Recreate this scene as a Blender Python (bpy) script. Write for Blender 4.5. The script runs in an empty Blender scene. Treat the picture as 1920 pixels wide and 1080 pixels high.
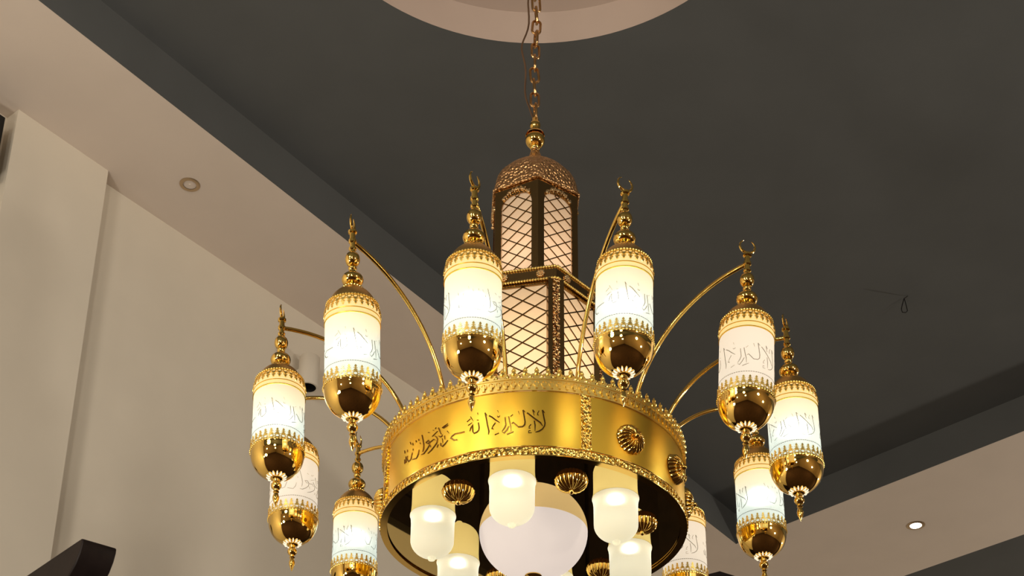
import bpy, bmesh, math, random
from mathutils import Vector, Matrix

random.seed(7)
PI = math.pi
C = bpy.context.scene.collection
SC = bpy.context.scene
CAM_Z = 1.6                     # eye height; everything below is in metres


# ------------------------------------------------------------------ camera
FPX, PPY, PITCH, ROLL = 2748.2, 1226.0, 0.403, 0.0103
cam_data = bpy.data.cameras.new('camera')
cam_data.sensor_fit = 'HORIZONTAL'
cam_data.sensor_width = 36.0
cam_data.lens = 36.0 * FPX / 1920.0
cam_data.shift_y = (PPY - 540.0) / 1920.0
cam_data.clip_end = 200
cam = bpy.data.objects.new('camera', cam_data)
C.objects.link(cam)
F = Vector((0, math.cos(PITCH), math.sin(PITCH)))
U0 = Vector((0, -math.sin(PITCH), math.cos(PITCH)))
R0 = Vector((1, 0, 0))
RV = R0 * math.cos(ROLL) + U0 * math.sin(ROLL)
UV = -R0 * math.sin(ROLL) + U0 * math.cos(ROLL)
cam.matrix_world = Matrix(((RV.x, UV.x, -F.x, 0), (RV.y, UV.y, -F.y, 0), (RV.z, UV.z, -F.z, CAM_Z), (0, 0, 0, 1)))
SC.camera = cam

# ------------------------------------------------------------------ world, colour, exposure
SC.view_settings.view_transform = 'Standard'
SC.view_settings.look = 'None'
SC.view_settings.gamma = 1.0
SC.view_settings.use_curve_mapping = False
SC.view_settings.exposure = 0.0
SC.cycles.use_denoising = True
SC.cycles.max_bounces = 10
SC.cycles.diffuse_bounces = 5
SC.cycles.glossy_bounces = 5
SC.cycles.transmission_bounces = 6
SC.cycles.sample_clamp_indirect = 6.0
SC.cycles.caustics_reflective = False
SC.cycles.caustics_refractive = False
w = bpy.data.worlds.new('world')
SC.world = w
w.use_nodes = True
w.node_tree.nodes['Background'].inputs[0].default_value = (0.9, 0.8, 0.65, 1)
w.node_tree.nodes['Background'].inputs[1].default_value = 0.02

# room frame: the left wall runs along W, N points from it into the hall
WO = Vector((-2.531, 7.193, 0))
W = Vector((0.6232, 0.7821, 0))
N = Vector((0.7821, -0.6232, 0))


def room(t, s, z=0.0):
    return WO + W * t + N * s + Vector((0, 0, z))


def lamp(name, loc, power, colour, radius, parent=None):
    d = bpy.data.lights.new(name, 'POINT')
    d.energy = power
    d.color = colour
    d.shadow_soft_size = radius
    o = bpy.data.objects.new(name, d)
    C.objects.link(o)
    o.location = loc
    if parent:
        o.parent = parent
    return o


# added fill lights out of view, placed to brighten walls, soffits and gold drum
WARM = (1.0, 0.91, 0.78)
for t, s, z, p, rad in ((-6.5, 1.2, 2.0, 120, .22), (-4.4, 2.6, 3.1, 300, .3), (-8.0, 8.5, 4.6, 320, .3), (1.0, 10.5, 3.6, 500, .3),
                        (-10.5, 3.5, 4.6, 260, .3), (11.5, 8.5, 3.6, 880, .3), (-5.2, 3.6, 6.2, 170, .5), (-7.0, 7.2, 6.2, 240, .5), (-1.7, 11.0, 5.6, 330, .5)):
    lamp('fill_light', room(t, s, z), p, WARM, rad)


# ------------------------------------------------------------------ materials
def mat(name):
    m = bpy.data.materials.new(name)
    m.use_nodes = True
    nt = m.node_tree
    return m, nt, nt.nodes['Principled BSDF']


def bump(nt, b, kind, scale, strength, dist=0.01):
    tc = nt.nodes.new('ShaderNodeTexCoord')
    if kind == 'noise':
        t = nt.nodes.new('ShaderNodeTexNoise'); t.inputs['Scale'].default_value = scale
        t.inputs['Detail'].default_value = 4
        out = t.outputs[0]
    else:
        t = nt.nodes.new('ShaderNodeTexVoronoi'); t.inputs['Scale'].default_value = scale
        out = t.outputs['Distance']
    nt.links.new(tc.outputs['Object'], t.inputs['Vector'])
    bp = nt.nodes.new('ShaderNodeBump')
    bp.inputs['Strength'].default_value = strength
    bp.inputs['Distance'].default_value = dist
    nt.links.new(out, bp.inputs['Height'])
    nt.links.new(bp.outputs[0], b.inputs['Normal'])


def paint(name, col, rough=0.85, mottling=0.02, scale=3.0):
    m, nt, b = mat(name)
    tc = nt.nodes.new('ShaderNodeTexCoord')
    t = nt.nodes.new('ShaderNodeTexNoise'); t.inputs['Scale'].default_value = scale; t.inputs['Detail'].default_value = 6
    r = nt.nodes.new('ShaderNodeValToRGB')
    r.color_ramp.elements[0].color = tuple(c * (1 - mottling) for c in col) + (1,)
    r.color_ramp.elements[1].color = tuple(min(1, c * (1 + mottling)) for c in col) + (1,)
    r.color_ramp.elements[0].position = 0.3; r.color_ramp.elements[1].position = 0.7
    nt.links.new(tc.outputs['Object'], t.inputs['Vector'])
    nt.links.new(t.outputs[0], r.inputs[0])
    nt.links.new(r.outputs[0], b.inputs['Base Color'])
    b.inputs['Roughness'].default_value = rough
    b.inputs['Specular IOR Level'].default_value = 0.2
    bump(nt, b, 'noise', 90, 0.05, 0.002)
    return m


def metal(name, col, rough, kind=None, scale=80, strength=0.5, dist=0.004):
    m, nt, b = mat(name)
    b.inputs['Base Color'].default_value = col + (1,)
    b.inputs['Metallic'].default_value = 1.0
    b.inputs['Roughness'].default_value = rough
    if kind:
        bump(nt, b, kind, scale, strength, dist)
    return m


def frosted(name, col, emit, estr, trans=0.6, haze=0.0, rough=0.5, ior=1.45):
    """frosted lamp glass: scatters the bulb's light through itself and glows evenly"""
    m = bpy.data.materials.new(name)
    m.use_nodes = True
    nt = m.node_tree
    nt.nodes.clear()
    out = nt.nodes.new('ShaderNodeOutputMaterial')
    tr = nt.nodes.new('ShaderNodeBsdfTranslucent'); tr.inputs[0].default_value = tuple(c * trans for c in col) + (1,)
    df = nt.nodes.new('ShaderNodeBsdfDiffuse'); df.inputs[0].default_value = tuple(c * 0.28 for c in col) + (1,)
    em = nt.nodes.new('ShaderNodeEmission'); em.inputs[0].default_value = emit + (1,); em.inputs[1].default_value = estr
    a = nt.nodes.new('ShaderNodeAddShader'); b = nt.nodes.new('ShaderNodeAddShader')
    nt.links.new(tr.outputs[0], a.inputs[0]); nt.links.new(df.outputs[0], a.inputs[1])
    nt.links.new(a.outputs[0], b.inputs[0]); nt.links.new(em.outputs[0], b.inputs[1])
    last = b
    if haze > 0:
        rf = nt.nodes.new('ShaderNodeBsdfRefraction')
        rf.inputs['Color'].default_value = tuple(c * haze for c in col) + (1,)
        rf.inputs['Roughness'].default_value = rough
        rf.inputs['IOR'].default_value = ior
        c2 = nt.nodes.new('ShaderNodeAddShader')
        nt.links.new(last.outputs[0], c2.inputs[0]); nt.links.new(rf.outputs[0], c2.inputs[1])
        last = c2
    nt.links.new(last.outputs[0], out.inputs[0])
    return m


M = {}
M['pale'] = paint('pale_plaster', (0.66, 0.57, 0.49))
M['opening'] = paint('pinkish_plaster', (0.50, 0.405, 0.345))
M['wall'] = paint('wall_plaster', (0.66, 0.60, 0.50))
M['wall_brown'] = paint('darkened_wall', (0.22, 0.16, 0.11))  # unseen walls coloured dark to deepen the reflections in the gold
M['dark'] = paint('dark_green_grey_ceiling_paint', (0.094, 0.097, 0.096), 0.8, 0.05, 2.0)
M['floor'] = paint('dark_carpet', (0.035, 0.018, 0.014), 0.95, 0.2, 1.5)
M['gold'] = metal('polished_gold', (0.86, 0.56, 0.14), 0.09)
M['gold_bowl'] = metal('mirror_gold', (0.86, 0.57, 0.15), 0.04)
M['gold_lace'] = metal('stamped_gold', (1.0, 0.74, 0.22), 0.33)
M['gold_relief'] = metal('embossed_gold', (1.0, 0.70, 0.18), 0.24, 'voronoi', 75, 0.6, 0.010)
M['gold_satin'] = metal('satin_gold', (1.0, 0.63, 0.075), 0.31)
M['gold_dome'] = metal('satin_gold_cap', (0.72, 0.44, 0.13), 0.34)
M['mirror'] = metal('gold_mirror', (0.84, 0.64, 0.25), 0.015)
M['frame'] = metal('dimmed_polished_gold', (0.32, 0.19, 0.07), 0.16)  # dark reflections of the surroundings put into the gold's colour
M['post_lace'] = metal('dimmed_embossed_gold', (0.66, 0.40, 0.18), 0.22, 'voronoi', 75, 1.0, 0.012)  # same gold, its tone lowered for the dim light on the tower
M['roof'] = metal('dimmed_gold_scales', (0.62, 0.36, 0.16), 0.34, 'voronoi', 70, 0.8, 0.012)  # gold toned coppery to stand for the dim light up here
M['chain'] = metal('aged_brass', (0.62, 0.36, 0.15), 0.28)
M['pale_gold'] = metal('pale_gold_casting', (0.88, 0.62, 0.32), 0.26)
M['etch'] = metal('etched_gold', (0.26, 0.13, 0.03), 0.16)
M['glass'] = frosted('frosted_white_glass', (0.92, 0.95, 0.88), (0.78, 0.93, 0.92), 0.27, 0.13, 0.90, 0.80)
M['glass_dim'] = frosted('glowing_cream_glass', (0.95, 0.88, 0.76), (1.0, 0.88, 0.72), 0.52, 0.45)  # bulb off: light from the other lanterns put in as even glow
M['glass_amber'] = frosted('amber_glass', (1.0, 0.75, 0.42), (1.0, 0.66, 0.26), 0.72, 0.5)
M['glass_cup'] = frosted('frosted_cup_glass', (0.94, 0.92, 0.80), (0.92, 0.89, 0.70), 0.15, 0.50, 0.65, 0.85, 1.25)
M['glass_globe'] = frosted('opal_globe_glass', (1.0, 0.92, 0.84), (1.0, 0.86, 0.78), 0.50, 0.38)
M['glass_tower'] = frosted('cream_tower_glass', (0.92, 0.72, 0.50), (1.0, 0.74, 0.50), 0.16, 0.62)
M['petal'] = frosted('petal_opening_glow', (1.0, 0.92, 0.76), (1.0, 0.88, 0.66), 0.80, 0.2)  # glow stands in for bulb light through pierced openings
M['ink'] = paint('grey_brown_print', (0.34, 0.31, 0.26), 0.6)
M['wood'] = paint('dark_wood', (0.012, 0.007, 0.006), 0.55, 0.3, 12)
M['black'] = paint('black_plastic', (0.012, 0.011, 0.010), 0.5)
M['cable'] = paint('brown_cable', (0.10, 0.055, 0.03), 0.6)


# ------------------------------------------------------------------ mesh helpers
class MB:
    def __init__(s):
        s.v = []; s.f = []

    def add(s, vs, fs):
        o = len(s.v)
        s.v += [tuple(x) for x in vs]
        s.f += [tuple(i + o for i in f) for f in fs]

    def box(s, c, sz, ax=None):
        c = Vector(c)
        ax = ax or (Vector((1, 0, 0)), Vector((0, 1, 0)), Vector((0, 0, 1)))
        vs = []
        for i in (-.5, .5):
            for j in (-.5, .5):
                for k in (-.5, .5):
                    vs.append(c + ax[0] * sz[0] * i + ax[1] * sz[1] * j + ax[2] * sz[2] * k)
        s.add(vs, [(0, 1, 3, 2), (4, 6, 7, 5), (0, 4, 5, 1), (2, 3, 7, 6), (0, 2, 6, 4), (1, 5, 7, 3)])

    def lathe(s, prof, n=32, cap0=False, cap1=False, rfun=None):
        vs = []; fs = []
        for r, z in prof:
            for i in range(n):
                a = 2 * PI * i / n
                rr = rfun(r, z, a) if rfun else r
                vs.append((rr * math.cos(a), rr * math.sin(a), z))
        for j in range(len(prof) - 1):
            for i in range(n):
                k = (i + 1) % n
                fs.append((j * n + i, j * n + k, (j + 1) * n + k, (j + 1) * n + i))
        if cap0: fs.append(tuple(range(n))[::-1])
        if cap1: fs.append(tuple((len(prof) - 1) * n + i for i in range(n)))
        s.add(vs, fs)

    def tube(s, pts, rad, n=10, closed=False, caps=True):
        pts = [Vector(p) for p in pts]
        m = len(pts)
        rad = rad if isinstance(rad, (list, tuple)) else [rad] * m
        vs = []; fs = []
        prev = None
        for i, p in enumerate(pts):
            if closed: t = pts[(i + 1) % m] - pts[i - 1]
            else: t = pts[min(i + 1, m - 1)] - pts[max(i - 1, 0)]
            t.normalize()
            if prev is None:
                h = Vector((0, 0, 1)) if abs(t.z) < .9 else Vector((1, 0, 0))
                x = t.cross(h).normalized()
            else:
                x = (prev - t * prev.dot(t)).normalized()
            prev = x
            y = t.cross(x)
            for k in range(n):
                a = 2 * PI * k / n
                vs.append(p + (x * math.cos(a) + y * math.sin(a)) * rad[i])
        for i in range(m if closed else m - 1):
            j = (i + 1) % m
            for k in range(n):
                l = (k + 1) % n
                fs.append((i * n + k, i * n + l, j * n + l, j * n + k))
        if caps and not closed:
            fs.append(tuple(range(n))[::-1]); fs.append(tuple((m - 1) * n + k for k in range(n)))
        s.add(vs, fs)

    def ball(s, c, r, n=8, m=5, sc=(1, 1, 1)):
        vs = [(c[0], c[1], c[2] + r * sc[2])]
        for j in range(1, m):
            b = PI * j / m
            for i in range(n):
                a = 2 * PI * i / n
                vs.append((c[0] + r * sc[0] * math.sin(b) * math.cos(a), c[1] + r * sc[1] * math.sin(b) * math.sin(a), c[2] + r * sc[2] * math.cos(b)))
        vs.append((c[0], c[1], c[2] - r * sc[2]))
        fs = []
        for i in range(n):
            k = (i + 1) % n
            fs.append((0, 1 + i, 1 + k))
            for j in range(m - 2):
                fs.append((1 + j * n + i, 1 + (j + 1) * n + i, 1 + (j + 1) * n + k, 1 + j * n + k))
            e = 1 + (m - 2) * n
            fs.append((e + i, len(vs) - 1, e + k))
        s.add(vs, fs)

    def flat(s, poly, fn, h0, h1):
        """extrude a 2D polygon (u,t) between heights h0 and h1 through the mapping fn(u,t,h)"""
        n = len(poly)
        vs = [fn(u, t, h0) for u, t in poly] + [fn(u, t, h1) for u, t in poly]
        fs = [tuple(range(n, 2 * n))]
        for i in range(n):
            k = (i + 1) % n
            fs.append((i, k, n + k, n + i))
        s.add(vs, fs)

    def annulus(s, cu, ct, ro, ri, fn, h0, h1, n=10, su=1.0):
        vs = []
        for r, h in ((ri, h0), (ri, h1), (ro, h1), (ro, h0)):
            for i in range(n):
                a = 2 * PI * i / n
                vs.append(fn(cu + r * math.cos(a) * su, ct + r * math.sin(a), h))
        fs = []
        for j in range(3):
            for i in range(n):
                k = (i + 1) % n
                fs.append((j * n + i, j * n + k, (j + 1) * n + k, (j + 1) * n + i))
        s.add(vs, fs)

    def stroke(s, pts, wid, fn, h0, h1):
        """a pen stroke with rounded taper, drawn in (u,t) and mapped to a surface"""
        n = len(pts)
        L = []; Rr = []
        for i in range(n):
            x0, y0 = pts[max(i - 1, 0)]; x1, y1 = pts[min(i + 1, n - 1)]
            dx, dy = x1 - x0, y1 - y0
            l = math.hypot(dx, dy) or 1e-9
            k = wid * (0.5 if 0 < i < n - 1 else (0.5 if i == 0 else 0.22))
            L.append((pts[i][0] - dy / l * k, pts[i][1] + dx / l * k))
            Rr.append((pts[i][0] + dy / l * k, pts[i][1] - dx / l * k))
        for i in range(n - 1):
            s.flat([L[i], L[i + 1], Rr[i + 1], Rr[i]], fn, h0, h1)

    def mesh(s, name, m, smooth=True, angle=40):
        me = bpy.data.meshes.new(name)
        me.from_pydata(s.v, [], s.f)
        me.update()
        bm = bmesh.new(); bm.from_mesh(me)
        bmesh.ops.recalc_face_normals(bm, faces=bm.faces)
        if smooth:
            th = math.radians(angle)
            for f in bm.faces: f.smooth = True
            for e in bm.edges:
                if len(e.link_faces) == 2 and e.calc_face_angle(0) > th: e.smooth = False
        bm.to_mesh(me); bm.free()
        me.materials.append(m)
        return me

    def build(s, name, m, parent=None, smooth=True, angle=40):
        return put(name, s.mesh(name, m, smooth, angle), parent)


def put(name, me, parent=None, loc=(0, 0, 0), rot=(0, 0, 0)):
    o = bpy.data.objects.new(name, me)
    C.objects.link(o)
    o.location = loc
    o.rotation_euler = rot
    if parent: o.parent = parent
    return o


def thing(name, label, cat, loc=(0, 0, 0), group=None):
    o = bpy.data.objects.new(name, None)
    C.objects.link(o)
    o.location = loc
    o.empty_display_size = 0.1
    o['label'] = label; o['category'] = cat
    if group: o['group'] = group
    return o


def struct(name, mb, m, smooth=False):
    o = mb.build(name, m, None, smooth)
    o['kind'] = 'structure'
    return o


def prism(mb, poly, z0, z1):
    n = len(poly)
    vs = [(p[0], p[1], z0) for p in poly] + [(p[0], p[1], z1) for p in poly]
    fs = [tuple(range(n))[::-1], tuple(range(n, 2 * n))]
    for i in range(n):
        k = (i + 1) % n
        fs.append((i, k, n + k, n + i))
    mb.add(vs, fs)


# ------------------------------------------------------------------ the hall
ZS = 6.19 + CAM_Z               # soffit height
ZC = 6.50 + CAM_Z               # dark recessed ceiling
T0, T1, S1 = -14.0, 15.0, 14.0
CX, CY, CZ = 0.078, 5.025, 3.012 + CAM_Z   # chandelier axis, mid height of its lanterns
HOLE_R = 1.315
K = Vector((2.035, 11.908, 0))              # far corner of the recess
LU = Vector((0.598, 0.8015, 0))             # its left edge runs along LU
LV = Vector((0.7085, -0.7057, 0))           # its far edge runs along LV

mb = MB(); prism(mb, [room(T0, -0.3), room(T1, -0.3), room(T1, S1), room(T0, S1)], -0.2, 0.0); struct('floor', mb, M['floor'])
mb = MB(); prism(mb, [room(T0, -0.3), room(T1, -0.3), room(T1, 0), room(T0, 0)], 0, ZS + 0.6); struct('wall_left', mb, M['wall'])
mb = MB(); prism(mb, [room(T0, S1), room(T1, S1), room(T1, S1 + 0.3), room(T0, S1 + 0.3)], 0, ZS + 0.6); struct('wall_right', mb, M['wall_brown'])
mb = MB(); prism(mb, [room(T1, -0.3), room(T1 + 0.3, -0.3), room(T1 + 0.3, S1 + .3), room(T1, S1 + .3)], 0, ZS + 0.6); struct('wall_far', mb, M['wall'])
mb = MB(); prism(mb, [room(T0 - .3, -0.3), room(T0, -0.3), room(T0, S1 + .3), room(T0 - .3, S1 + .3)], 0, ZS + 0.6); struct('wall_near', mb, M['wall_brown'])
# the pale pier on the left wall
PA, PB = Vector((-2.883, 6.570, 0)), Vector((-2.491, 7.074, 0))
mb = MB(); prism(mb, [PA, PB, PB - N * 0.14, PA - N * 0.14], 0, ZS); struct('trim_1', mb, M['wall'])

# unseen dark wood panelling, added along two walls for the gold to reflect
mb = MB()
prism(mb, [room(0.5, 0), room(T1, 0), room(T1, .05), room(0.5, .05)], 0, 1.9)
prism(mb, [room(0.5, 0), room(T1, 0), room(T1, .08), room(0.5, .08)], 1.9, 1.96)
for k_ in range(10):
    prism(mb, [room(.8 + k_ * 1.4, .05), room(1.9 + k_ * 1.4, .05), room(1.9 + k_ * 1.4, .075), room(.8 + k_ * 1.4, .075)], .25, 1.7)
struct('trim_2', mb, M['wood'])
mb = MB(); prism(mb, [room(T1 - .05, 0), room(T1, 0), room(T1, S1), room(T1 - .05, S1)], 0, 1.96); struct('trim_3', mb, M['wood'])

# soffits: a strip along the left wall and one across the hall
far_edge = K + LU * 14
mb = MB(); prism(mb, [room(T0, 0), room(T1, 0), K + LU * 8.5, K - LU * 20.5], ZS, ZS + 0.7); struct('ceiling_soffit_left', mb, M['pale'])
LOW = Vector((3.724, 12.531, 0))
LOWV = Vector((0.7047, -0.7095, 0))
mb = MB(); prism(mb, [K, K + LV * 12, LOW + LOWV * 10, K + LU * 1.655], ZS, ZS + 0.7); struct('ceiling_soffit_far', mb, M['pale'])

# dark recessed ceiling with a round opening above the chandelier
corners = [K, K + LV * 12.5, K + LV * 12.5 - LU * 21, K - LU * 21]
angs = sorted([2 * PI * i / 128 for i in range(128)] + [math.atan2(c.y - CY, c.x - CX) % (2 * PI) for c in corners])


def hit(a):
    d = Vector((math.cos(a), math.sin(a), 0)); o = Vector((CX, CY, 0)); best = 1e9
    for i in range(4):
        p, q = corners[i], corners[(i + 1) % 4]
        e = q - p
        den = d.x * e.y - d.y * e.x
        if abs(den) < 1e-9: continue
        t = ((p.x - o.x) * e.y - (p.y - o.y) * e.x) / den
        u = ((p.x - o.x) * d.y - (p.y - o.y) * d.x) / den
        if t > 0 and -1e-6 <= u <= 1 + 1e-6: best = min(best, t)
    return o + d * best


vs = []; fs = []
n = len(angs)
for z in (ZC, ZC + 0.02):
    for a in angs:
        vs.append((CX + HOLE_R * math.cos(a), CY + HOLE_R * math.sin(a), z))
        h = hit(a); vs.append((h.x, h.y, z))
for i in range(n):
    k = (i + 1) % n
    fs.append((2 * i, 2 * i + 1, 2 * k + 1, 2 * k))
    fs.append((2 * n + 2 * i, 2 * n + 2 * k, 2 * n + 2 * k + 1, 2 * n + 2 * i + 1))
mb = MB(); mb.add(vs, fs); struct('ceiling', mb, M['dark'])
# the upright sides of the recess, painted like it
mb = MB()
for i in range(4):
    p, q = corners[i], corners[(i + 1) % 4]
    d = (q - p).normalized(); nn = Vector((d.y, -d.x, 0))
    if nn.dot(Vector((CX, CY, 0)) - p) < 0: nn = -nn
    prism(mb, [p, q, q + nn * 0.006, p + nn * 0.006], ZS, ZC + 0.02)
struct('ceiling_recess_side', mb, M['dark'])
# the next dark bay beyond the far soffit
lo = K + LU * 1.655
mb = MB(); prism(mb, [lo, LOW + LOWV * 12, LOW + LOWV * 12 + LU * 9, lo + LU * 9], ZC, ZC + 0.05); struct('ceiling_far_bay', mb, M['dark'])
# the round opening: pale upright wall and pale upper disc
mb = MB()
mb.lathe([(HOLE_R, ZC - 0.0), (HOLE_R, ZC + 0.235), (HOLE_R + 0.05, ZC + 0.235), (HOLE_R + 0.05, ZC + 0.022)], 128)
mb.v = [(x + CX, y + CY, z) for x, y, z in mb.v]
struct('ceiling_opening_side', mb, M['opening'], True)
mb = MB(); mb.lathe([(HOLE_R + .05, ZC + 0.235), (HOLE_R + .05, ZC + 0.285)], 96, True, True)
mb.v = [(x + CX, y + CY, z) for x, y, z in mb.v]
struct('ceiling_opening_top', mb, M['opening'])
mb = MB(); prism(mb, [room(T0 - .3, -.3), room(T1 + .3, -.3), room(T1 + .3, S1 + .3), room(T0 - .3, S1 + .3)], ZC + 0.45, ZC + 0.6); struct('ceiling_light_block', mb, M['pale'])  # unseen cover over everything, added to block light

# ------------------------------------------------------------------ chandelier
def pol(a, r, z=0.0):
    """point on the chandelier: angle in degrees from the side that faces the entrance"""
    a = math.radians(a)
    return Vector((r * math.sin(a), -r * math.cos(a), z))


chand = thing('chandelier', 'large round gold chandelier with twelve white glass lanterns hanging on a chain', 'chandelier', (CX, CY, CZ))
ZLO, ZHI, RB = -0.361, -0.0995, 0.586


def drum_map(r):
    return lambda u, t, h: pol(u, r + h, t)


# the drum: a satin gold band
mb = MB(); mb.lathe([(RB - .012, ZLO), (RB, ZLO), (RB, ZHI), (RB - .012, ZHI), (RB - .012, ZLO)], 160)
drum = mb.build('drum', M['gold_satin'], chand)
drum['label'] = 'satin gold band with raised writing'
mb = MB(); mb.lathe([(RB - .014, -0.115), (0.02, -0.115), (0.02, -0.111), (RB - .014, -0.111), (RB - .014, -0.115)], 96)
mb.build('top_plate', M['gold_satin'], drum)
# embossed strips: lower rim and uprights
mb = MB()
mb.lathe([(RB - .004, ZLO + .030), (RB + .003, ZLO + .030), (RB + .0055, ZLO + .024), (RB + .0055, ZLO + .007), (RB + .003, ZLO), (RB - .004, ZLO)], 160)
for k in range(150):                       # slanting leaves stamped along the rim
    a = k * 2.4
    mb.flat([(a - .5, ZLO + .006), (a + .25, ZLO + .006), (a + 1.1, ZLO + .024), (a + .3, ZLO + .024)], drum_map(RB), .004, .0095)
mb.build('lower_rim', M['gold_relief'], drum)
mb = MB()
mb.lathe([(RB, ZLO + .0345), (RB + .004, ZLO + .0345), (RB + .004, ZLO + .0315), (RB, ZLO + .0315)], 160)
mb.lathe([(RB - .022, ZLO - .002), (RB + .005, ZLO - .002), (RB + .005, ZLO - .006), (RB - .022, ZLO - .006), (RB - .022, ZLO - .002)], 160)
mb.build('rim_bead', M['gold'], drum)
for a0 in (17.4, 107.4, 197.4, -72.6):
    mb = MB()
    wd = 1.75
    mb.flat([(a0 - wd, ZLO + .034), (a0 + wd, ZLO + .034), (a0 + wd, ZHI), (a0 - wd, ZHI)], drum_map(RB), 0, .003)
    for s in (-1, 1):
        mb.flat([(a0 + s * wd - .12, ZLO + .034), (a0 + s * wd + .12, ZLO + .034), (a0 + s * wd + .12, ZHI), (a0 + s * wd - .12, ZHI)], drum_map(RB), 0, .006)
    for j in range(7):
        z = ZLO + .050 + j * .030
        for s in (-1, 1):
            mb.flat([(a0 + s * .05, z), (a0 + s * 1.2, z + .012), (a0 + s * 1.3, z + .026), (a0 + s * .5, z + .018)], drum_map(RB), .002, .007)
    mb.build('lace_strip', M['gold_relief'], drum)

# crown of stamped leaves
mb = MB()
fn = drum_map(RB + .002)
mb.lathe([(RB + .001, ZHI), (RB + .006, ZHI), (RB + .006, ZHI + .005), (RB + .001, ZHI + .005)], 160)
mb.lathe([(RB + .001, ZHI + .005), (RB + .0025, ZHI + .005), (RB + .0025, ZHI + .052), (RB + .001, ZHI + .052)], 160)
mb.lathe([(RB + .001, ZHI + .047), (RB + .006, ZHI + .047), (RB + .006, ZHI + .053), (RB + .001, ZHI + .053)], 160)
for k in range(135):
    a = k * 360 / 135
    mb.annulus(a, ZHI + .030, .0125, .0085, fn, 0, .006, 8, 1 / .0102 / 1.0 * .93)
    mb.flat([(a - .35, ZHI + .008), (a + .35, ZHI + .008), (a + .5, ZHI + .026), (a, ZHI + .038), (a - .5, ZHI + .026)], fn, .001, .008)
for k in range(90):
    a = k * 4.0
    z = ZHI + .050
    mb.flat([(a - .35, z), (a + .35, z), (a + 1.35, z + .010), (a + 1.75, z + .020), (a + .95, z + .020), (a + .6, z + .028), (a + .85, z + .034), (a, z + .050),
             (a - .85, z + .034), (a - .6, z + .028), (a - .95, z + .020), (a - 1.75, z + .020), (a - 1.35, z + .010)], fn, 0, .004)
    mb.ball(pol(a, RB + .007, z + .020), .0085, 7, 5)
    mb.ball(pol(a, RB + .006, z + .036), .0055, 6, 4)
    mb.ball(pol(a + 2, RB + .005, z + .009), .0065, 7, 5)
mb.build('crown', M['gold_lace'], drum, True, 30)

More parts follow.
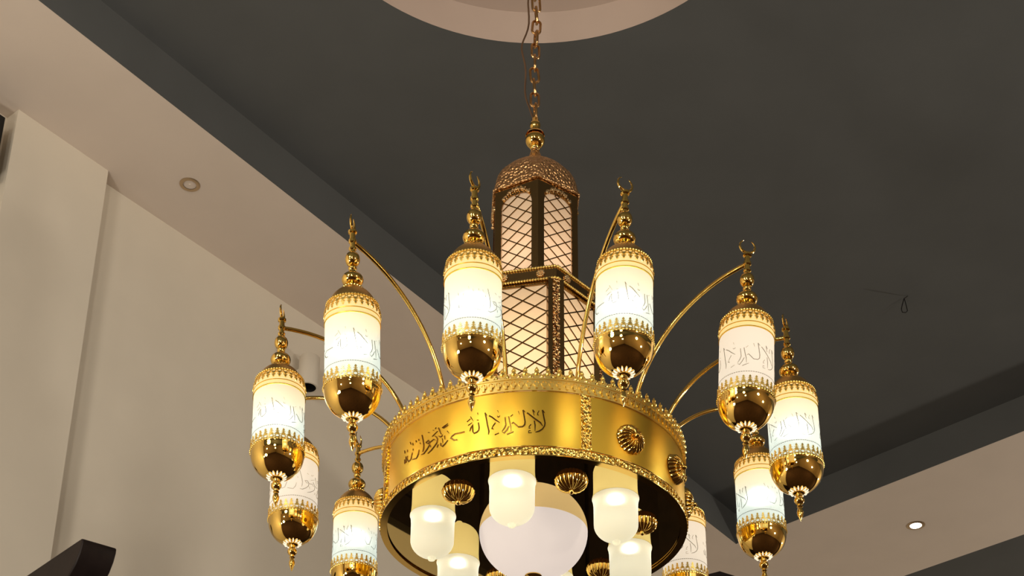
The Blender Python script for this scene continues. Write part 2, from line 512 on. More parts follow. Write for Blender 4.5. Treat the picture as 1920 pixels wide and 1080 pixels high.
# raised writing round the drum panel
BAND_STROKES = [(0.0046,[(2.04,-0.1796),(2.52,-0.2088),(2.94,-0.2331),(2.8,-0.2445),(2.05,-0.2578),(0.97,-0.2662),(-0.39,-0.2712)]),
    (0.0042,[(2.04,-0.1796),(2.8,-0.1908)]),
    (0.0049,[(-3.29,-0.1913),(-2.33,-0.1997),(-0.55,-0.2161),(1.37,-0.232),(2.12,-0.2448)]),
    (0.0042,[(-1.31,-0.1793),(-0.82,-0.2031)]),
    (0.0042,[(-0.75,-0.2242),(-0.47,-0.2437),(-0.53,-0.2664)]),
    (0.0038,[(-1.24,-0.1802),(-0.55,-0.19)]),
    (0.003,[(0.88,-0.1824),(0.4,-0.1931),(0.34,-0.1997),(0.81,-0.2012)]),
    (0.003,[(-1.9,-0.2388),(-2.51,-0.2485),(-2.57,-0.255),(-2.03,-0.2534)]),
    (0.0023,[(-2.7,-0.2647),(-1.96,-0.2648)]),
    (0.0027,[(-2.7,-0.2663),(-2.7,-0.2735),(-1.61,-0.2729)]),
    (0.0046,[(-4.66,-0.1794),(-4.31,-0.2025),(-3.95,-0.227),(-4.08,-0.24),(-4.76,-0.247),(-6.26,-0.2471),(-7.23,-0.2368),(-8.06,-0.228),(-8.61,-0.2325)]),
    (0.0038,[(-4.66,-0.1794),(-3.9,-0.1887)]),
    (0.0046,[(-9.67,-0.2022),(-9.23,-0.227),(-8.87,-0.2436),(-8.78,-0.2632)]),
    (0.0038,[(-10.22,-0.2748),(-9.12,-0.2702),(-7.89,-0.2655)]),
    (0.0042,[(-9.56,-0.243),(-10.38,-0.2584),(-11.2,-0.2689),(-11.9,-0.2632)]),
    (0.0042,[(-10.92,-0.2041),(-10.61,-0.2355),(-11.08,-0.248),(-11.9,-0.26)]),
    (0.0027,[(-6.31,-0.1835),(-5.89,-0.1969)]),
    (0.0027,[(-8.23,-0.1953),(-9.05,-0.2027)]),
    (0.0042,[(-18.14,-0.1748),(-17.66,-0.1987),(-17.18,-0.2274),(-16.64,-0.2528),(-16.76,-0.2672)]),
    (0.0034,[(-18.14,-0.1748),(-17.39,-0.1877)]),
    (0.0049,[(-16.67,-0.1898),(-15.65,-0.1973),(-14.35,-0.2107),(-12.79,-0.2244)]),
    (0.003,[(-14.34,-0.2222),(-15.03,-0.2326),(-15.51,-0.2416)]),
    (0.0065,[(-15.72,-0.2437),(-15.01,-0.2481)]),
    (0.003,[(-14.48,-0.2716),(-13.01,-0.2663)]),
    (0.0023,[(-13.63,-0.1725),(-13.26,-0.1828)]),
    (0.0027,[(-13.67,-0.1954),(-13.52,-0.1997),(-12.96,-0.1996),(-12.82,-0.1949)]),
    (0.0027,[(-20.94,-0.1691),(-20.77,-0.1777)]),
    (0.0027,[(-21.1,-0.1991),(-20.43,-0.2006)]),
    (0.0042,[(-20.56,-0.211),(-20.23,-0.2313),(-20.35,-0.2425),(-21.08,-0.2491),(-22.11,-0.2517),(-22.57,-0.2441),(-22.68,-0.2292),(-22.64,-0.2145),(-23.37,-0.2259),(-23.79,-0.2396)]),
    (0.0034,[(-23.62,-0.1793),(-22.52,-0.2)]),
    (0.0027,[(-24.96,-0.1973),(-23.6,-0.1875)]),
    (0.0027,[(-24.46,-0.2134),(-22.96,-0.2056)]),
    (0.0042,[(-25.79,-0.2361),(-27.51,-0.2364),(-29.59,-0.2336),(-30.87,-0.2395),(-31.19,-0.2434),(-30.17,-0.2564),(-28.54,-0.2629)]),
    (0.0038,[(-31.52,-0.2457),(-30.0,-0.2594),(-28.71,-0.2591)]),
    (0.0034,[(-32.96,-0.2114),(-32.08,-0.2242)]),
    (0.0027,[(-35.27,-0.1901),(-32.72,-0.1807)]),
    (0.0023,[(-34.74,-0.1937),(-32.53,-0.188)]),
    (0.0038,[(-36.9,-0.1842),(-36.31,-0.198),(-35.63,-0.2154)]),
    (0.0034,[(-36.58,-0.2202),(-35.85,-0.2261),(-35.16,-0.2236),(-35.0,-0.2192)]),
    (0.0034,[(-38.43,-0.2133),(-37.67,-0.2195),(-37.17,-0.2312),(-37.4,-0.2436),(-38.45,-0.2545),(-40.08,-0.2664),(-41.59,-0.2737)]),
    (0.003,[(-40.62,-0.2297),(-38.94,-0.2246),(-37.99,-0.2315)]),
    (0.0034,[(-35.67,-0.2531),(-35.54,-0.2634),(-34.83,-0.2692),(-33.65,-0.2617),(-32.5,-0.2507)]),
    (0.0023,[(-35.03,-0.2356),(-34.7,-0.2549)]),
    (0.003,[(-34.02,-0.2276),(-33.88,-0.2429)]),
    (0.003,[(-36.82,-0.254),(-37.32,-0.2653)]),
    (0.0027,[(-39.47,-0.1843),(-38.9,-0.1883)]),
    (0.0023,[(-38.01,-0.1784),(-38.45,-0.1833)]),
    (0.0023,[(-41.78,-0.1851),(-40.99,-0.1883)]),
    (0.0019,[(-39.75,-0.2099),(-37.21,-0.1963)]),
    (0.0034,[(-45.01,-0.182),(-44.3,-0.2076),(-43.84,-0.2302),(-43.89,-0.2449),(-44.3,-0.2562)]),
    (0.0038,[(-42.85,-0.2231),(-41.53,-0.2191),(-40.83,-0.2294),(-41.0,-0.2418),(-42.26,-0.2553),(-43.79,-0.2658),(-44.96,-0.2646)]),
    (0.0029,[(-42.61,-0.2259),(-41.7,-0.2315),(-41.06,-0.2285)]),
    (0.003,[(-40.56,-0.2435),(-40.31,-0.2519)]),
    (0.0027,[(-55.36,-0.1996),(-55.11,-0.2122)]),
    (0.0027,[(-53.36,-0.2057),(-53.44,-0.2147)]),
    (0.0027,[(-51.8,-0.181),(-51.31,-0.1929)]),
    (0.0027,[(-50.23,-0.1923),(-49.9,-0.2033)]),
    (0.0027,[(-48.28,-0.19),(-48.11,-0.1983)]),
    (0.0027,[(-46.77,-0.1912),(-46.6,-0.1995)]),
    (0.0023,[(-45.94,-0.2099),(-45.67,-0.2167)]),
    (0.0023,[(-49.8,-0.2188),(-49.76,-0.2265)]),
    (0.0034,[(-53.18,-0.233),(-53.39,-0.2452),(-52.42,-0.2611),(-51.05,-0.2581),(-50.35,-0.2388),(-50.12,-0.2324)]),
    (0.0034,[(-49.94,-0.2632),(-47.6,-0.2681),(-46.68,-0.2554),(-46.28,-0.2384)]),
    (0.003,[(-55.08,-0.2389),(-54.95,-0.2565),(-53.9,-0.2559),(-54.38,-0.2291)])]
mb = MB()


def dense(p, step):
    o = [p[0]]
    for (a, b), (c, d) in zip(p, p[1:]):
        k = max(1, int(abs(c - a) / step))
        o += [(a + (c - a) * i / k, b + (d - b) * i / k) for i in range(1, k + 1)]
    return o


def mapped(r):
    # strokes are drawn in metres along the band, then wrapped on radius r
    return lambda u, t, h: pol(math.degrees(u / r), r + h, t)


for wd, p in BAND_STROKES:
    mb.stroke([(math.radians(a) * RB, z) for a, z in dense(p, 1.0)], wd * 1.05, mapped(RB), .0004, .0022)
txt = mb.build('inscription', M['etch'], drum, True, 25)
txt['label'] = 'etched Arabic writing on the gold band'


def fluted(name, R, H, lobes, parent, loc, axis, knob=.010):
    mb = MB()
    n = lobes * 8; m = 9
    vs = [(0, 0, H)]; fs = []
    for j in range(1, m + 1):
        q = j / m
        for i in range(n):
            a = 2 * PI * i / n
            s = abs(math.sin(a * lobes / 2))
            rr = R * q * (1 - .07 * q * (1 - s))
            z = H * math.sqrt(max(0, 1 - q * q)) * (1 - .0 * q) + H * .20 * (s - .6) * min(1, q * 2.2) * (1 - q * .25)
            if j == m: z = 0.0
            vs.append((rr * math.cos(a), rr * math.sin(a), z))
    for i in range(n):
        fs.append((0, 1 + i, 1 + (i + 1) % n))
        for j in range(m - 1):
            a0 = 1 + j * n; k = (i + 1) % n
            fs.append((a0 + i, a0 + n + i, a0 + n + k, a0 + k))
    mb.add(vs, fs)
    mb.lathe([(knob, H * .85), (knob, H + .006), (knob * .55, H + .013), (0.0008, H + .014)], 12)
    o = mb.build(name, M['gold'], parent, True, 50)
    o.location = loc
    o.rotation_mode = 'QUATERNION'
    o.rotation_quaternion = Vector((0, 0, 1)).rotation_difference(Vector(axis))
    return o


for c0 in (62.4, 152.4, 242.4):
    for da in (-27, 0, 27):
        fluted('fluted_boss', .060, .036, 20, drum, pol(c0 + da, RB, -.232), pol(c0 + da, 1))

# mirror plate closing the drum below, with cups, globe and bosses
ZP = ZLO + .002
mb = MB(); mb.lathe([(RB - .013, ZP), (RB - .013, ZP + .004)], 128, True, True)
plate = mb.build('mirror_plate', M['mirror'], chand, False)
for k in range(6):
    fluted('fluted_boss', .062, .040, 20, plate, pol(18 + 60 * k, .42, ZP), (0, 0, -1), .009)

cup_prof = [(.0875, 0), (.0865, -.004), (.0845, -.010), (.0830, -.020), (.082, -.040), (.082, -.10)]
for i in range(1, 12):
    b = PI / 2 * i / 12
    cup_prof.append((.082 * math.cos(b), -.105 - .068 * math.sin(b)))
cup_prof += [(.016, -.176), (.012, -.186), (.0005, -.190)]
mb = MB(); mb.lathe(cup_prof, 40)
cup_me = mb.mesh('glass_cup', M['glass_cup'])
for k in range(6):
    o = put('glass_cup', cup_me, chand, pol(-12 + 60 * k, .402, ZP - .0006))
    lamp('cup_bulb', (0, 0, -.008), 0.16, (1.0, 0.98, 0.90), .007, o)
gp = [(.2095 * math.cos(PI / 2 * i / 24), -.188 * math.sin(PI / 2 * i / 24)) for i in range(0, 24)] + [(.002, -.188)]
mb = MB(); mb.lathe(gp, 72)
globe = mb.build('glass_globe', M['glass_globe'], chand)
globe.location = (0, 0, ZP - .0006)
lamp('globe_bulb', (0, 0, -.06), 0.16, (1.0, 0.9, 0.8), .04, globe)
mb = MB(); mb.lathe([(.001, -.180), (.032, -.183), (.034, -.190), (.020, -.198), (.012, -.215), (.016, -.225), (.001, -.240)], 24)
mb.build('globe_cap', M['gold'], globe)

# ------------------------------------------------------------------ lanterns
def ztop(z):
    return z + .436


GR = .0965                      # glass radius
DC, DH, DR = -.372, .137, .0985  # dome centre, height, radius


def dome_r(z):
    return DR * math.sqrt(max(0, 1 - ((z - DC) / DH) ** 2)) if z > DC else DR


stem = [(.001, .003), (.011, .003), (.016, -.002), (.016, -.010), (.010, -.014), (.0105, -.036), (.0145, -.040), (.0145, -.050), (.010, -.054), (.0095, -.070),
        (.014, -.073), (.014, -.079), (.010, -.083), (.010, -.090)]
for i in range(11):
    b = PI * i / 10
    stem.append((.010 + .0165 * math.sin(b), -.119 + .026 * math.cos(b)))
stem += [(.013, -.150), (.0155, -.155), (.0155, -.160), (.012, -.165), (.014, -.176)]
for i in range(9):
    b = PI * (.12 + .76 * i / 8)
    stem.append((.008 + .031 * math.sin(b), -.203 + .026 * math.cos(b)))
stem += [(.026, -.232), (.033, -.236), (.034, -.243), (.030, -.248)]
mb = MB(); mb.lathe([(r, ztop(z)) for r, z in stem], 28)
for k in range(20):             # beads on the lower flange
    a = 2 * PI * k / 20
    mb.ball((.034 * math.cos(a), .034 * math.sin(a), ztop(-.2395)), .0045, 6, 4)
stem_me = mb.mesh('lantern', M['gold'])
dome = [(dome_r(z), ztop(z)) for z in [-.243 - .0048 * i for i in range(15)]]
mb = MB(); mb.lathe(dome, 48)
dome_me = mb.mesh('dome_cap', M['gold_dome'])
sh = [(dome_r(z) - .0004, ztop(z)) for z in [-.308 - .0062 * i for i in range(11)]] + [(DR, ztop(-.376)), (DR, ztop(-.388)), (GR, ztop(-.389))]
mb = MB(); mb.lathe(sh, 48)
shoulder_me = mb.mesh('amber_shoulder', M['glass_amber'])
mb = MB(); mb.lathe([(GR, ztop(-.389)), (GR, ztop(-.645))], 56)
glass_me = mb.mesh('glass_tube', M['glass'])
glass_dim_me = glass_me.copy(); glass_dim_me.materials.clear(); glass_dim_me.materials.append(M['glass_dim'])


def lace(mb, fn, n, scale):
    """a row of pierced loops with a cross on every loop, u in lengths of one motif"""
    for k in range(n):
        u = k
        mb.annulus(u, .0165, .0098, .0062, fn, .0006, .0030, 12, 1 / scale)
        mb.annulus(u + .5, .0095, .0062, .0030, fn, .0006, .0024, 8, 1 / scale)
        q = .0017 / scale
        mb.flat([(u - q, .025), (u + q, .025), (u + q, .058), (u - q, .058)], fn, .0006, .0030)
        q = .0078 / scale
        mb.flat([(u - q, .0425), (u, .0395), (u + q, .0425), (u, .0455)], fn, .0006, .0034)
        for t, d, e in ((.0325, .0078, .0062), (.0525, .0046, .0075)):
            d /= scale
            mb.flat([(u - d, t - e * .3), (u, t - e), (u + d, t - e * .3), (u + d * .5, t + e * .6), (u, t + e), (u - d * .5, t + e * .6)], fn, .0006, .0036)
        mb.ball(fn(u + .5, .001, .002), .0045, 6, 4)
        mb.ball(fn(u, .001, .002), .0045, 6, 4)
    for k in range(n * 2):
        mb.flat([(k / 2, .0), (k / 2 + .5, .0), (k / 2 + .5, .0045), (k / 2, .0045)], fn, .0, .0040)
        mb.flat([(k / 2, .0255), (k / 2 + .5, .0255), (k / 2 + .5, .0280), (k / 2, .0280)], fn, .0004, .0024)


NL = 28
# lower lace stands on the bowl rim, upper lace hangs down the dome
low_fn = lambda u, t, h: Vector(((.0975 + h) * math.cos(2 * PI * u / NL), (.0975 + h) * math.sin(2 * PI * u / NL), ztop(-.640 + t * .78)))
mb = MB(); lace(mb, low_fn, NL, .0223)
lace_low_me = mb.mesh('lower_lace', M['gold_lace'], True, 30)
arc = [(-.313, 0.0)]
while arc[-1][0] > -.372:
    z = arc[-1][0] - .001
    arc.append((z, arc[-1][1] + math.hypot(.001, dome_r(z) - dome_r(z + .001))))


def up_fn(u, t, h):
    z = arc[-1][0]
    for (za, la), (zb, lb) in zip(arc, arc[1:]):
        if lb >= t:
            z = za + (zb - za) * (t - la) / (lb - la)
            break
    r = dome_r(z) + h
    a = 2 * PI * u / NL
    return Vector((r * math.cos(a), r * math.sin(a), ztop(z) + h * .5))


mb = MB(); lace(mb, lambda u, t, h: up_fn(u, t * .80, h), NL, .0215)
lace_up_me = mb.mesh('upper_lace', M['gold_lace'], True, 30)
mb = MB()
mb.lathe([(DR - .002, ztop(-.3665)), (DR + .0012, ztop(-.367)), (DR + .0012, ztop(-.3695)), (DR - .002, ztop(-.370))], 48)
mb.lathe([(DR - .004, ztop(-.3865)), (DR + .0012, ztop(-.387)), (DR + .0012, ztop(-.3895)), (DR - .004, ztop(-.390))], 48)
ring_me = mb.mesh('glass_rim', M['gold_satin'])
bowl = [(.0975, ztop(-.634)), (.1000, ztop(-.6345)), (.1012, ztop(-.639)), (.0998, ztop(-.6435))]
for i in range(1, 21):
    b = PI / 2 * i / 21
    bowl.append((.0992 * math.cos(b), ztop(-.6435 - .1045 * math.sin(b))))
bowl.append((.004, ztop(-.748)))
mb = MB(); mb.lathe(bowl, 56)
bowl_me = mb.mesh('bowl', M['gold_bowl'], True, 60)
# petals and drop under the bowl
mb = MB()
mb.lathe([(.016, ztop(-.742)), (.021, ztop(-.746)), (.021, ztop(-.753)), (.013, ztop(-.757)), (.012, ztop(-.766)), (.0155, ztop(-.770)), (.0195, ztop(-.779)), (.0195, ztop(-.785)), (.015, ztop(-.794)),
          (.009, ztop(-.799)), (.0085, ztop(-.806)), (.0115, ztop(-.809)), (.0075, ztop(-.813)), (.0125, ztop(-.832)), (.0115, ztop(-.842)), (.006, ztop(-.858)), (.0005, ztop(-.872))], 20)
for k in range(24):
    a = 2 * PI * k / 24
    mb.ball((.0205 * math.cos(a), .0205 * math.sin(a), ztop(-.7495)), .003, 5, 4)
drop_me = mb.mesh('drop_finial', M['gold'])
mb = MB()
for k in range(14):
    a = 2 * PI * k / 14
    ca, sa = math.cos(a), math.sin(a)
    pts = []
    for i in range(9):
        q = i / 8
        r = .0215 + .0165 * q
        b = math.acos(min(1, r / .0992))
        z = ztop(-.6435 - .1045 * math.sin(b)) - .002 - .0035 * math.sin(PI * q)
        pts.append((r * ca, r * sa, z))
    mb.tube(pts, [0.0006 + .0026 * max(0, math.sin(PI * (.10 + .88 * (i / 8) ** 1.3))) ** .8 for i in range(9)], 8)
petal_me = mb.mesh('petal_ring', M['petal'])
# crescent
mb = MB()
pts = []; rad = []
for i in range(29):
    q = i / 28
    a = math.radians(-90 - 150 + 300 * q)
    pts.append((.029 * math.cos(a), 0, ztop(.033) + .029 * math.sin(a)))
    rad.append(.0012 + .0042 * math.sin(PI * q) ** .8)
mb.tube(pts, rad, 8)
crescent_me = mb.mesh('crescent', M['gold'])
# printed writing and dotted lines on the glass
mb = MB()
gl = lambda u, t, h: Vector(((GR + h) * math.sin(u / GR), -(GR + h) * math.cos(u / GR), t))
for wd, p in BAND_STROKES:
    q = []
    for a, z in dense(p, 1.2):
        u = math.radians((a - 3) * 360 / 62.0)
        q.append((u * GR, ztop(-.500) + (z + .222) * 1.02))
    mb.stroke(q, wd * .48, gl, .0004, .0012)
for k in range(72):
    u = 2 * PI * k / 72 * GR
    mb.flat([(u, ztop(-.578)), (u + .0062, ztop(-.578)), (u + .0062, ztop(-.5758)), (u, ztop(-.5758))], gl, .0004, .0010)
print_me = mb.mesh('inscription', M['ink'], False)

LANT = {  # offsets from the ideal ring, lean of the axis
    -5: (0, 0, 0, 0, 0), -4: (-.0341, -.0015, -.0045, -.0203, -.0009), -3: (-.0018, .0039, -.0017, -.0494, .0415), -2: (-.0133, .0064, -.0006, -.0537, .0750),
    -1: (.0305, -.0124, .0029, -.0425, -.0863), 0: (-.0027, -.0005, .0135, -.0058, -.0610), 1: (-.0126, -.0152, .0289, .0264, -.0069), 2: (.0040, -.0019, .0050, .0607, .0055),
    3: (.0111, -.0058, .0103, .0018, .0213), 4: (-.0164, -.0111, .0014, 0, 0), 5: (0, 0, 0, 0, 0), 6: (0, 0, 0, 0, 0)}
CRES = {0: 58, 1: 28, -1: 82, 2: 12, -2: 84, 3: 62, -3: 30, 4: 60, -4: 70, 5: 20, -5: 40, 6: 0}
PRN = {0: -50, 1: 120, -1: 130, 2: 60, -2: 115, 3: 40, -3: -60, 4: -40, -4: 0, 5: 30, -5: 80, 6: 200}
UNLIT = (2, -3, 5)
for k, q in LANT.items():
    a = -12.594 + 30 * k
    base = pol(a, 1) + Vector(q[:3])
    ax = Vector((q[3], q[4], 1)).normalized()
    lan = put('lantern', stem_me, chand)
    lan.location = base
    lan.rotation_mode = 'QUATERNION'
    lan.rotation_quaternion = Vector((0, 0, 1)).rotation_difference(ax)
    if k in UNLIT: lan['label'] = 'lantern with no bright bulb, its glass glowing cream'
    put('dome_cap', dome_me, lan)
    put('amber_shoulder', shoulder_me, lan)
    put('glass_tube', glass_dim_me if k in UNLIT else glass_me, lan)
    put('glass_rim', ring_me, lan)
    put('upper_lace', lace_up_me, lan, rot=(0, 0, math.radians(a + 3)))
    put('lower_lace', lace_low_me, lan, rot=(0, 0, math.radians(a + 3)))
    put('bowl', bowl_me, lan)
    put('petal_ring', petal_me, lan)
    put('drop_finial', drop_me, lan)
    put('crescent', crescent_me, lan, rot=(0, 0, math.radians(CRES[k])))
    put('inscription', print_me, lan, rot=(0, 0, math.radians(PRN[k])))
    if k not in UNLIT:
        lamp('lantern_bulb', (0, 0, ztop(-.480)), 0.14, (0.98, 1.0, 0.97), .022, lan)
    # the arm that carries it
    p1 = base + ax * (.436 - .045)
    rp, zp = Vector((p1.x, p1.y)).length, p1.z
    ap = math.degrees(math.atan2(p1.x, -p1.y))
    pts = []
    for i in range(25):
        f = PI / 2 * i / 24
        r = .49 + (rp - .49) * (1 - math.cos(f)); z = -.112 + (zp + .112) * math.sin(f)
        pts.append(pol(a + (ap - a) * i / 24, r, z))
    mb = MB(); mb.tube(pts, .0085, 10)
    mb.lathe([(.001, 0), (.018, 0), (.016, .008), (.009, .012)], 14)
    for j in range(4 * 14):
        x, y, z = mb.v[-1 - j]; mb.v[-1 - j] = tuple(Vector((x, y, z)) + pol(a, .49, -.112))
    mb.build('arm', M['gold'], chand)

# ------------------------------------------------------------------ tower on the drum
def hexpt(R, k, a0, z):
    return pol(a0 + 60 * k, R, z)


def clip(x0, y0, x1, y1, inside):
    p = []
    for i in range(121):
        x = x0 + (x1 - x0) * i / 120; y = y0 + (y1 - y0) * i / 120
        if inside(x, y): p.append((x, y))
    return (p[0], p[-1]) if len(p) > 2 else None


def lattice(mb, wid, z0, z1, px, pz, fn, inside, t):
    m = pz / px
    k = -40
    hw = wid / 2
    for s in (-1, 1):
        for k in range(-30, 60):
            c = z0 + k * pz
            seg = clip(-hw, c - s * hw * m, hw, c + s * hw * m, inside)
            if seg:
                (x0, y0), (x1, y1) = seg
                l = math.hypot(x1 - x0, y1 - y0); nx, ny = -(y1 - y0) / l * t / 2, (x1 - x0) / l * t / 2
                mb.flat([(x0 + nx, y0 + ny), (x1 + nx, y1 + ny), (x1 - nx, y1 - ny), (x0 - nx, y0 - ny)], fn, .0005, .0035)


def face_fn(R, k, a0):
    p, q = hexpt(R, k, a0, 0), hexpt(R, k + 1, a0, 0)
    c = (p + q) / 2; e = (q - p).normalized(); nn = c.normalized()
    return (lambda u, t, h: c + e * u + nn * h + Vector((0, 0, t))), (q - p).length


A_LOW, A_UP = 17.4, 3.0
RL, RU = .268, .200
LZ0, LZ1, LZ2 = -.112, .640, .700
# lower tier: base frame first, the rest hangs from it
mb = MB()
for k in range(6):
    for z, h in ((LZ0 + .012, .024), (LZ1 - .008, .016)):
        fn, wd = face_fn(RL, k, A_LOW)
        mb.flat([(-wd / 2, z - h / 2), (wd / 2, z - h / 2), (wd / 2, z + h / 2), (-wd / 2, z + h / 2)], fn, -.012, .003)
tier = mb.build('lower_tier', M['frame'], chand, False)
for k in range(6):
    fn, wd = face_fn(RL - .006, k, A_LOW)
    mb = MB(); mb.add([fn(-wd / 2, LZ0, 0), fn(wd / 2, LZ0, 0), fn(wd / 2, LZ1, 0), fn(-wd / 2, LZ1, 0)], [(0, 1, 2, 3)])
    mb.build('glass_panel', M['glass_tower'], tier, False)
    mb = MB(); lattice(mb, wd, LZ0 + .01, LZ1, .100, .066, fn, lambda x, y: LZ0 < y < LZ1 and abs(x) < wd / 2 - .005, .0052)
    mb.build('lattice', M['frame'], tier, False)
    # corner post: two flat wings and an embossed front
    a = A_LOW + 60 * k
    er = pol(a, 1); et = Vector((er.y, -er.x, 0)) * -1
    c = pol(a, RL - .006, (LZ0 + LZ1) / 2)
    mb = MB()
    mb.box(c, (.022, .066, LZ1 - LZ0), (er, et, Vector((0, 0, 1))))
    mb.build('corner_post', M['frame'], tier, False)
    mb = MB()
    mb.box(c + er * .012, (.004, .028, LZ1 - LZ0), (er, et, Vector((0, 0, 1))))
    for j in range(48):
        z = LZ0 + .012 + j * (LZ1 - LZ0 - .02) / 48
        mb.ball(c + er * .014 + et * (.006 if j % 2 else -.006) + Vector((0, 0, z - c.z)), .0085, 6, 4, (.6, 1, .9))
    mb.build('lace_strip', M['post_lace'], tier, True, 50)
# cornice with two rows of beads and rosettes
RC = .278
mb = MB()
vs = [hexpt(RC, k, A_LOW, LZ1) for k in range(6)] + [hexpt(RC, k, A_LOW, LZ2) for k in range(6)]
mb.add(vs, [tuple(range(6)), tuple(range(6, 12))] + [(k, (k + 1) % 6, 6 + (k + 1) % 6, 6 + k) for k in range(6)])
corn = mb.build('cornice', M['frame'], chand, False)
for z in (LZ1 + .002, LZ2 - .002):
    mb = MB()
    for k in range(6):
        fn, wd = face_fn(RC, k, A_LOW)
        nb = 25
        for i in range(nb):
            mb.ball(fn(-wd / 2 + wd * (i + .5) / nb, z, .003), .0060, 7, 5)
    mb.build('bead_row', M['gold_lace'], corn)
for k in range(6):
    fn, wd = face_fn(RC, k, A_LOW)
    for u in (-.075, .075):
        mb = MB()
        for i in range(9):
            a = 2 * PI * i / 9
            mb.ball(fn(u + .0125 * math.cos(a), (LZ1 + LZ2) / 2 + .0125 * math.sin(a), .003), .0062, 6, 4)
        for i in range(6):
            a = 2 * PI * i / 6
            mb.ball(fn(u + .006 * math.cos(a), (LZ1 + LZ2) / 2 + .006 * math.sin(a), .006), .004, 6, 4)
        mb.ball(fn(u, (LZ1 + LZ2) / 2, .009), .004, 6, 4)
        mb.build('rosette', M['pale_gold'], corn)
# upper tier: six plates with arched windows
UZ0, UZ1 = LZ2, 1.206
WT, WHW, WR = 1.150, .070, .055     # window top, half width, shoulder radius


def wtop(x):
    x = abs(x)
    if x >= WHW: return WT - WR
    d = x - (WHW - WR)
    return WT if d <= 0 else WT - WR + math.sqrt(max(0, WR * WR - d * d))


mb = MB()
for k in range(6):
    fn, wd = face_fn(RU, k, A_UP)
    h = wd / 2
    for s in (-1, 1):
        x0, x1 = (WHW, h) if s > 0 else (-h, -WHW)
        mb.flat([(x0, UZ0), (x1, UZ0), (x1, UZ1), (x0, UZ1)], fn, -.006, 0)
    xs = [-WHW + 2 * WHW * i / 32 for i in range(33)]
    for x0, x1 in zip(xs, xs[1:]):
        mb.flat([(x0, wtop(x0 * .9999)), (x1, wtop(x1 * .9999)), (x1, UZ1), (x0, UZ1)], fn, -.006, 0)
up = mb.build('upper_tier', M['frame'], chand, True, 20)
for k in range(6):
    fn, wd = face_fn(RU, k, A_UP)
    mb = MB()
    mb.add([fn(-.086, UZ0, -.009), fn(.086, UZ0, -.009), fn(.086, UZ1 - .02, -.009), fn(-.086, UZ1 - .02, -.009)], [(0, 1, 2, 3)])
    mb.build('glass_panel', M['glass_tower'], up, False)
    mb = MB(); f2 = lambda u, t, h_: fn(u, t, h_ - .009)
    lattice(mb, wd, UZ0 + .02, UZ1, .080, .060, f2, lambda x, y: UZ0 < y < wtop(x) and abs(x) < WHW, .0043)
    mb.build('lattice', M['frame'], up, False)
    mb = MB()
    for i in range(13):             # flower scroll over the window
        x = -.058 + .116 * i / 12
        z = 1.172 - .032 * (abs(x) / .058) ** 2.2
        mb.ball(fn(x, z, .003), .0085 if i % 3 == 0 else .0058, 6, 4, (1, 1, 1))
        mb.ball(fn(x + .003, z - .009 * (1 if i % 2 else -1), .003), .0046, 6, 4)
    mb.build('flower_scroll', M['pale_gold'], up)
    p, qv = hexpt(RU + .006, k, A_UP, UZ1 - .002), hexpt(RU + .006, k + 1, A_UP, UZ1 - .002)
    mb = MB(); mb.tube([p, qv], .006, 10)
    mb.build('eave_bead', M['roof'], up)
for z, p in ((.02, 3.4), (.36, 2.2)):
    lamp('tower_bulb', (0, 0, z), p, (1.0, 0.84, 0.58), .04, tier)
lamp('tower_bulb', (0, 0, .84), 1.0, (1.0, 0.80, 0.66), .04, up)
# roof and finial
roof_prof = [(.211, 1.200), (.211, 1.212), (.203, 1.232), (.197, 1.262), (.187, 1.30), (.170, 1.335), (.143, 1.368), (.112, 1.395), (.082, 1.417), (.058, 1.437), (.041, 1.457), (.030, 1.478), (.023, 1.50), (.019, 1.518), (.017, 1.53)]


def hexr(r, z, a):
    q = max(0, min(1, (1.40 - z) / .19))
    b = (math.degrees(a) + 90 - A_UP) % 60 - 30
    hx = r * math.cos(PI / 6) / math.cos(math.radians(b))
    return hx * q + r * .985 * (1 - q)


mb = MB(); mb.lathe(roof_prof, 72, True, False, hexr)
roof = mb.build('roof', M['roof'], chand, True, 35)
fin = [(.017, 1.525), (.022, 1.530), (.022, 1.536), (.018, 1.540)]
for i in range(13):
    b = PI * (.1 + .8 * (1 - i / 12)) 
    fin.append((.004 + .039 * math.sin(b), 1.577 + .038 * -math.cos(PI * (.1 + .8 * i / 12))))
fin += [(.042, 1.602), (.040, 1.610), (.026, 1.622), (.018, 1.630), (.016, 1.640), (.022, 1.648), (.024, 1.660), (.022, 1.672), (.016, 1.680), (.016, 1.695), (.010, 1.702), (.001, 1.704)]
mb = MB(); mb.lathe(fin, 28)
mb.build('top_finial', M['gold'], chand, True, 55)

# chain and cable up to the opening
ZTOP = ZC + .235 - CZ
mb = MB()
def link_pts(L, Wd):
    o = []
    st = L / 2 - Wd / 2
    for i in range(9):
        a = PI * i / 8
        o.append((Wd / 2 * math.cos(a), 0, st + Wd / 2 * math.sin(a)))
    for i in range(9):
        a = PI + PI * i / 8
        o.append((Wd / 2 * math.cos(a), 0, -st + Wd / 2 * math.sin(a)))
    return o


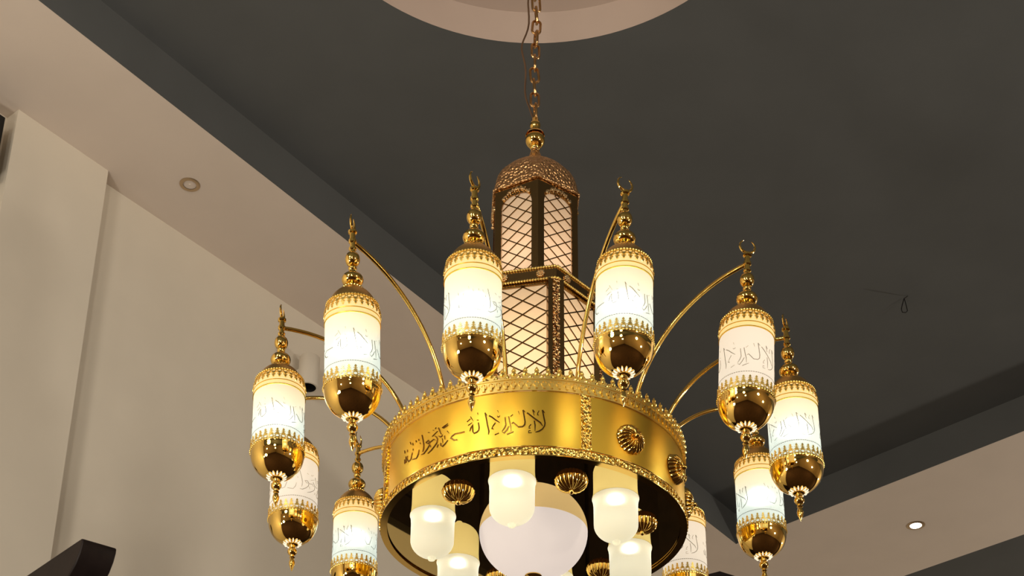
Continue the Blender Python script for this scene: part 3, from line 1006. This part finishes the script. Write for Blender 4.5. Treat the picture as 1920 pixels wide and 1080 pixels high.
mb.tube(link_pts(.086, .036), .0058, 8, True)
link_me = mb.mesh('chain_link', M['chain'])
z = 1.735
i = 0
while z < ZTOP - .06:
    sway = .004 * math.sin(z * 9)
    put('chain_link', link_me, chand, (sway, 0, z), (math.radians(random.uniform(-6, 6)), math.radians(random.uniform(-6, 6)), math.radians((12 if i % 2 else 98) + random.uniform(-12, 12))))
    z += .0715
    i += 1
mb = MB(); mb.lathe([(.075, ZTOP), (.075, ZTOP - .012), (.055, ZTOP - .04), (.02, ZTOP - .06), (.012, ZTOP - .09)], 32, True, True)
mb.build('ceiling_canopy', M['chain'], chand)
pts = []
for i in range(61):
    q = i / 60
    z = 1.70 + (ZTOP - .02 - 1.70) * q
    env = math.sin(PI * min(1, q * 2.75)) ** 2 if q < .364 else 0
    pts.append((-.026 - .030 * env + .008 * math.sin(z * 23) * (q > .01), .012 * math.cos(z * 17), z))
pts[0] = (-.008, 0, 1.695)
mb = MB(); mb.tube(pts, .0042, 8)
mb.build('cable', M['cable'], chand)

# ------------------------------------------------------------------ small things of the hall
def downlight(label, loc, lit):
    t = thing('downlight', label, 'downlight', loc, None)
    mb = MB(); mb.lathe([(.040, .014), (.040, -.003), (.052, -.006), (.063, -.001), (.063, .002), (.040, .014)], 40)
    mb.build('trim_ring', M['trim'], t)
    mb = MB(); mb.lathe([(.0398, -.001), (.0398, .03), (.002, .03)], 32)
    mb.build('housing', M['black'], t)
    mb = MB(); mb.lathe([(.031, .002), (.030, .006), (.016, .020), (.001, .021)], 32)
    mb.build('reflector', M['lit'] if lit else M['reflector'], t)
    if not lit:
        mb = MB(); mb.ball((0, 0, .010), .012, 16, 10)
        mb.build('bulb', M['bulb_off'], t)
    else:
        mb = MB(); mb.lathe([(.0001, -.004), (.038, -.004), (.039, .003)], 32)
        mb.build('lens', M['lit'], t)
        d = bpy.data.lights.new('downlight_lamp', 'SPOT'); d.energy = 90; d.color = (1, .88, .72); d.spot_size = 2.2; d.spot_blend = .8; d.shadow_soft_size = .04
        o = bpy.data.objects.new('downlight_lamp', d); C.objects.link(o); o.parent = t; o.location = (0, 0, -.012)
        t.scale = (1.3, 1.3, 1.3)
    return t


M['trim'] = metal('bronze_trim', (0.55, 0.42, 0.28), 0.4)
M['reflector'] = metal('facetted_reflector', (0.80, 0.68, 0.55), 0.25, 'voronoi', 120, 0.6, 0.004)
M['bulb_off'] = paint('dull_bulb', (0.75, 0.66, 0.56), 0.2)
m = bpy.data.materials.new('lit_lens'); m.use_nodes = True; nt = m.node_tree; nt.nodes.clear()
o_ = nt.nodes.new('ShaderNodeOutputMaterial'); e_ = nt.nodes.new('ShaderNodeEmission'); e_.inputs[0].default_value = (1, .93, .82, 1); e_.inputs[1].default_value = 14
nt.links.new(e_.outputs[0], o_.inputs[0]); M['lit'] = m
downlight('unlit round downlight set in the pale soffit at left', (-2.017, 7.190, ZS - .001), False)
downlight('glowing round downlight set in the pale soffit at lower right', (3.574, 11.514, ZS - .001), True)

# hook of wire on the dark ceiling
mb = MB()
hk = Vector((2.773, 8.639, ZC))
pts = [hk + Vector((.035, .0, .002)), hk + Vector((.020, 0, -.012)), hk + Vector((.006, 0, -.022)), hk + Vector((-.012, 0, -.075)), hk + Vector((-.022, 0, -.115)), hk + Vector((-.018, 0, -.140)),
       hk + Vector((.006, 0, -.143)), hk + Vector((.020, 0, -.128)), hk + Vector((.016, 0, -.085)), hk + Vector((.008, 0, -.024))]
mb.tube(pts, .0035, 8)
o = mb.build('ceiling_hook', M['black'])
o['label'] = 'thin dark wire loop hanging from the dark ceiling at right'; o['category'] = 'hook'


# lamp on the left wall, its dark mouth seen from below
p = Vector((-1.4047, 8.4460, 7.2639))
t = thing('wall_light', 'pale cylindrical wall light with a dark mouth, half hidden behind the leftmost lanterns', 'wall light', (p.x, p.y, p.z))
mb = MB(); mb.lathe([(.056, -.115), (.068, -.115), (.070, -.11), (.070, .12), (.066, .125), (.001, .125)], 32)
mb.build('shade', M['wall'], t)
mb = MB(); mb.lathe([(.056, -.1145), (.054, -.02), (.001, -.02)], 32)
mb.build('mouth', M['black'], t)
mb = MB(); mb.box(-N * .081, (.034, .06, .10), (N, W, Vector((0, 0, 1))))
mb.build('bracket', M['wall'], t)

# dark wooden beam reaching out from the left wall
tip = Vector((-1.8805, 5.6977, 4.5602))
back = Vector((-0.6849, 0.7287, 0.0000))
side = Vector((0.8110, 0.5851, 0.0000))
mb = MB()
prof = [(0.0, -.012), (.004, -.003), (.012, 0), (2.6, 0), (2.6, -.20), (.30, -.20), (.17, -.185), (.09, -.155), (.04, -.115), (.012, -.070), (0.0, -.03)]
vs = []
for w_ in (0, .158):
    for x, z in prof: vs.append(tip + back * x + side * w_ + Vector((0, 0, z)))
nn = len(prof)
mb.add(vs, [tuple(range(nn)), tuple(range(nn, 2 * nn))] + [(i, (i + 1) % nn, nn + (i + 1) % nn, nn + i) for i in range(nn)])
o = mb.build('wooden_beam', M['wood'], None, True, 35)
o['label'] = 'dark wooden beam end with rounded underside at the lower left'; o['category'] = 'beam'
bv = o.modifiers.new('bevel', 'BEVEL'); bv.width = .006; bv.segments = 2; bv.limit_method = 'ANGLE'

# black speaker on the left wall beside the pale pier
p = Vector((-2.9050, 6.4669, 7.6297))
t = thing('wall_speaker', 'black box just showing at the left edge beside the top of the pale pier', 'speaker', tuple(p))
mb = MB(); mb.box(-W * .13 - N * .075 + Vector((0, 0, -.19)), (.26, .15, .38), (W, N, Vector((0, 0, 1))))
b_ = mb.build('cabinet', M['black'], t, False)
mb = MB(); mb.box(-W * .13 + N * .004 + Vector((0, 0, -.19)), (.23, .008, .34), (W, N, Vector((0, 0, 1))))
mb.build('grille', M['black'], t, False)

# dark post far behind the chandelier
p = Vector((1.3990, 8.8906, 0)); top = 6.0136
mb = MB()
e1 = Vector((-.84, .55, 0)).normalized(); e2 = Vector((.85, .53, 0)).normalized()
prism(mb, [p, p + e2 * .45, p + e1 * .45 + e2 * .45, p + e1 * .45], 0, top)
o = mb.build('wooden_post', M['wood'], None, False)
o['label'] = 'dark wooden post, only its top corner showing at the bottom edge beside the drum'; o['category'] = 'post'
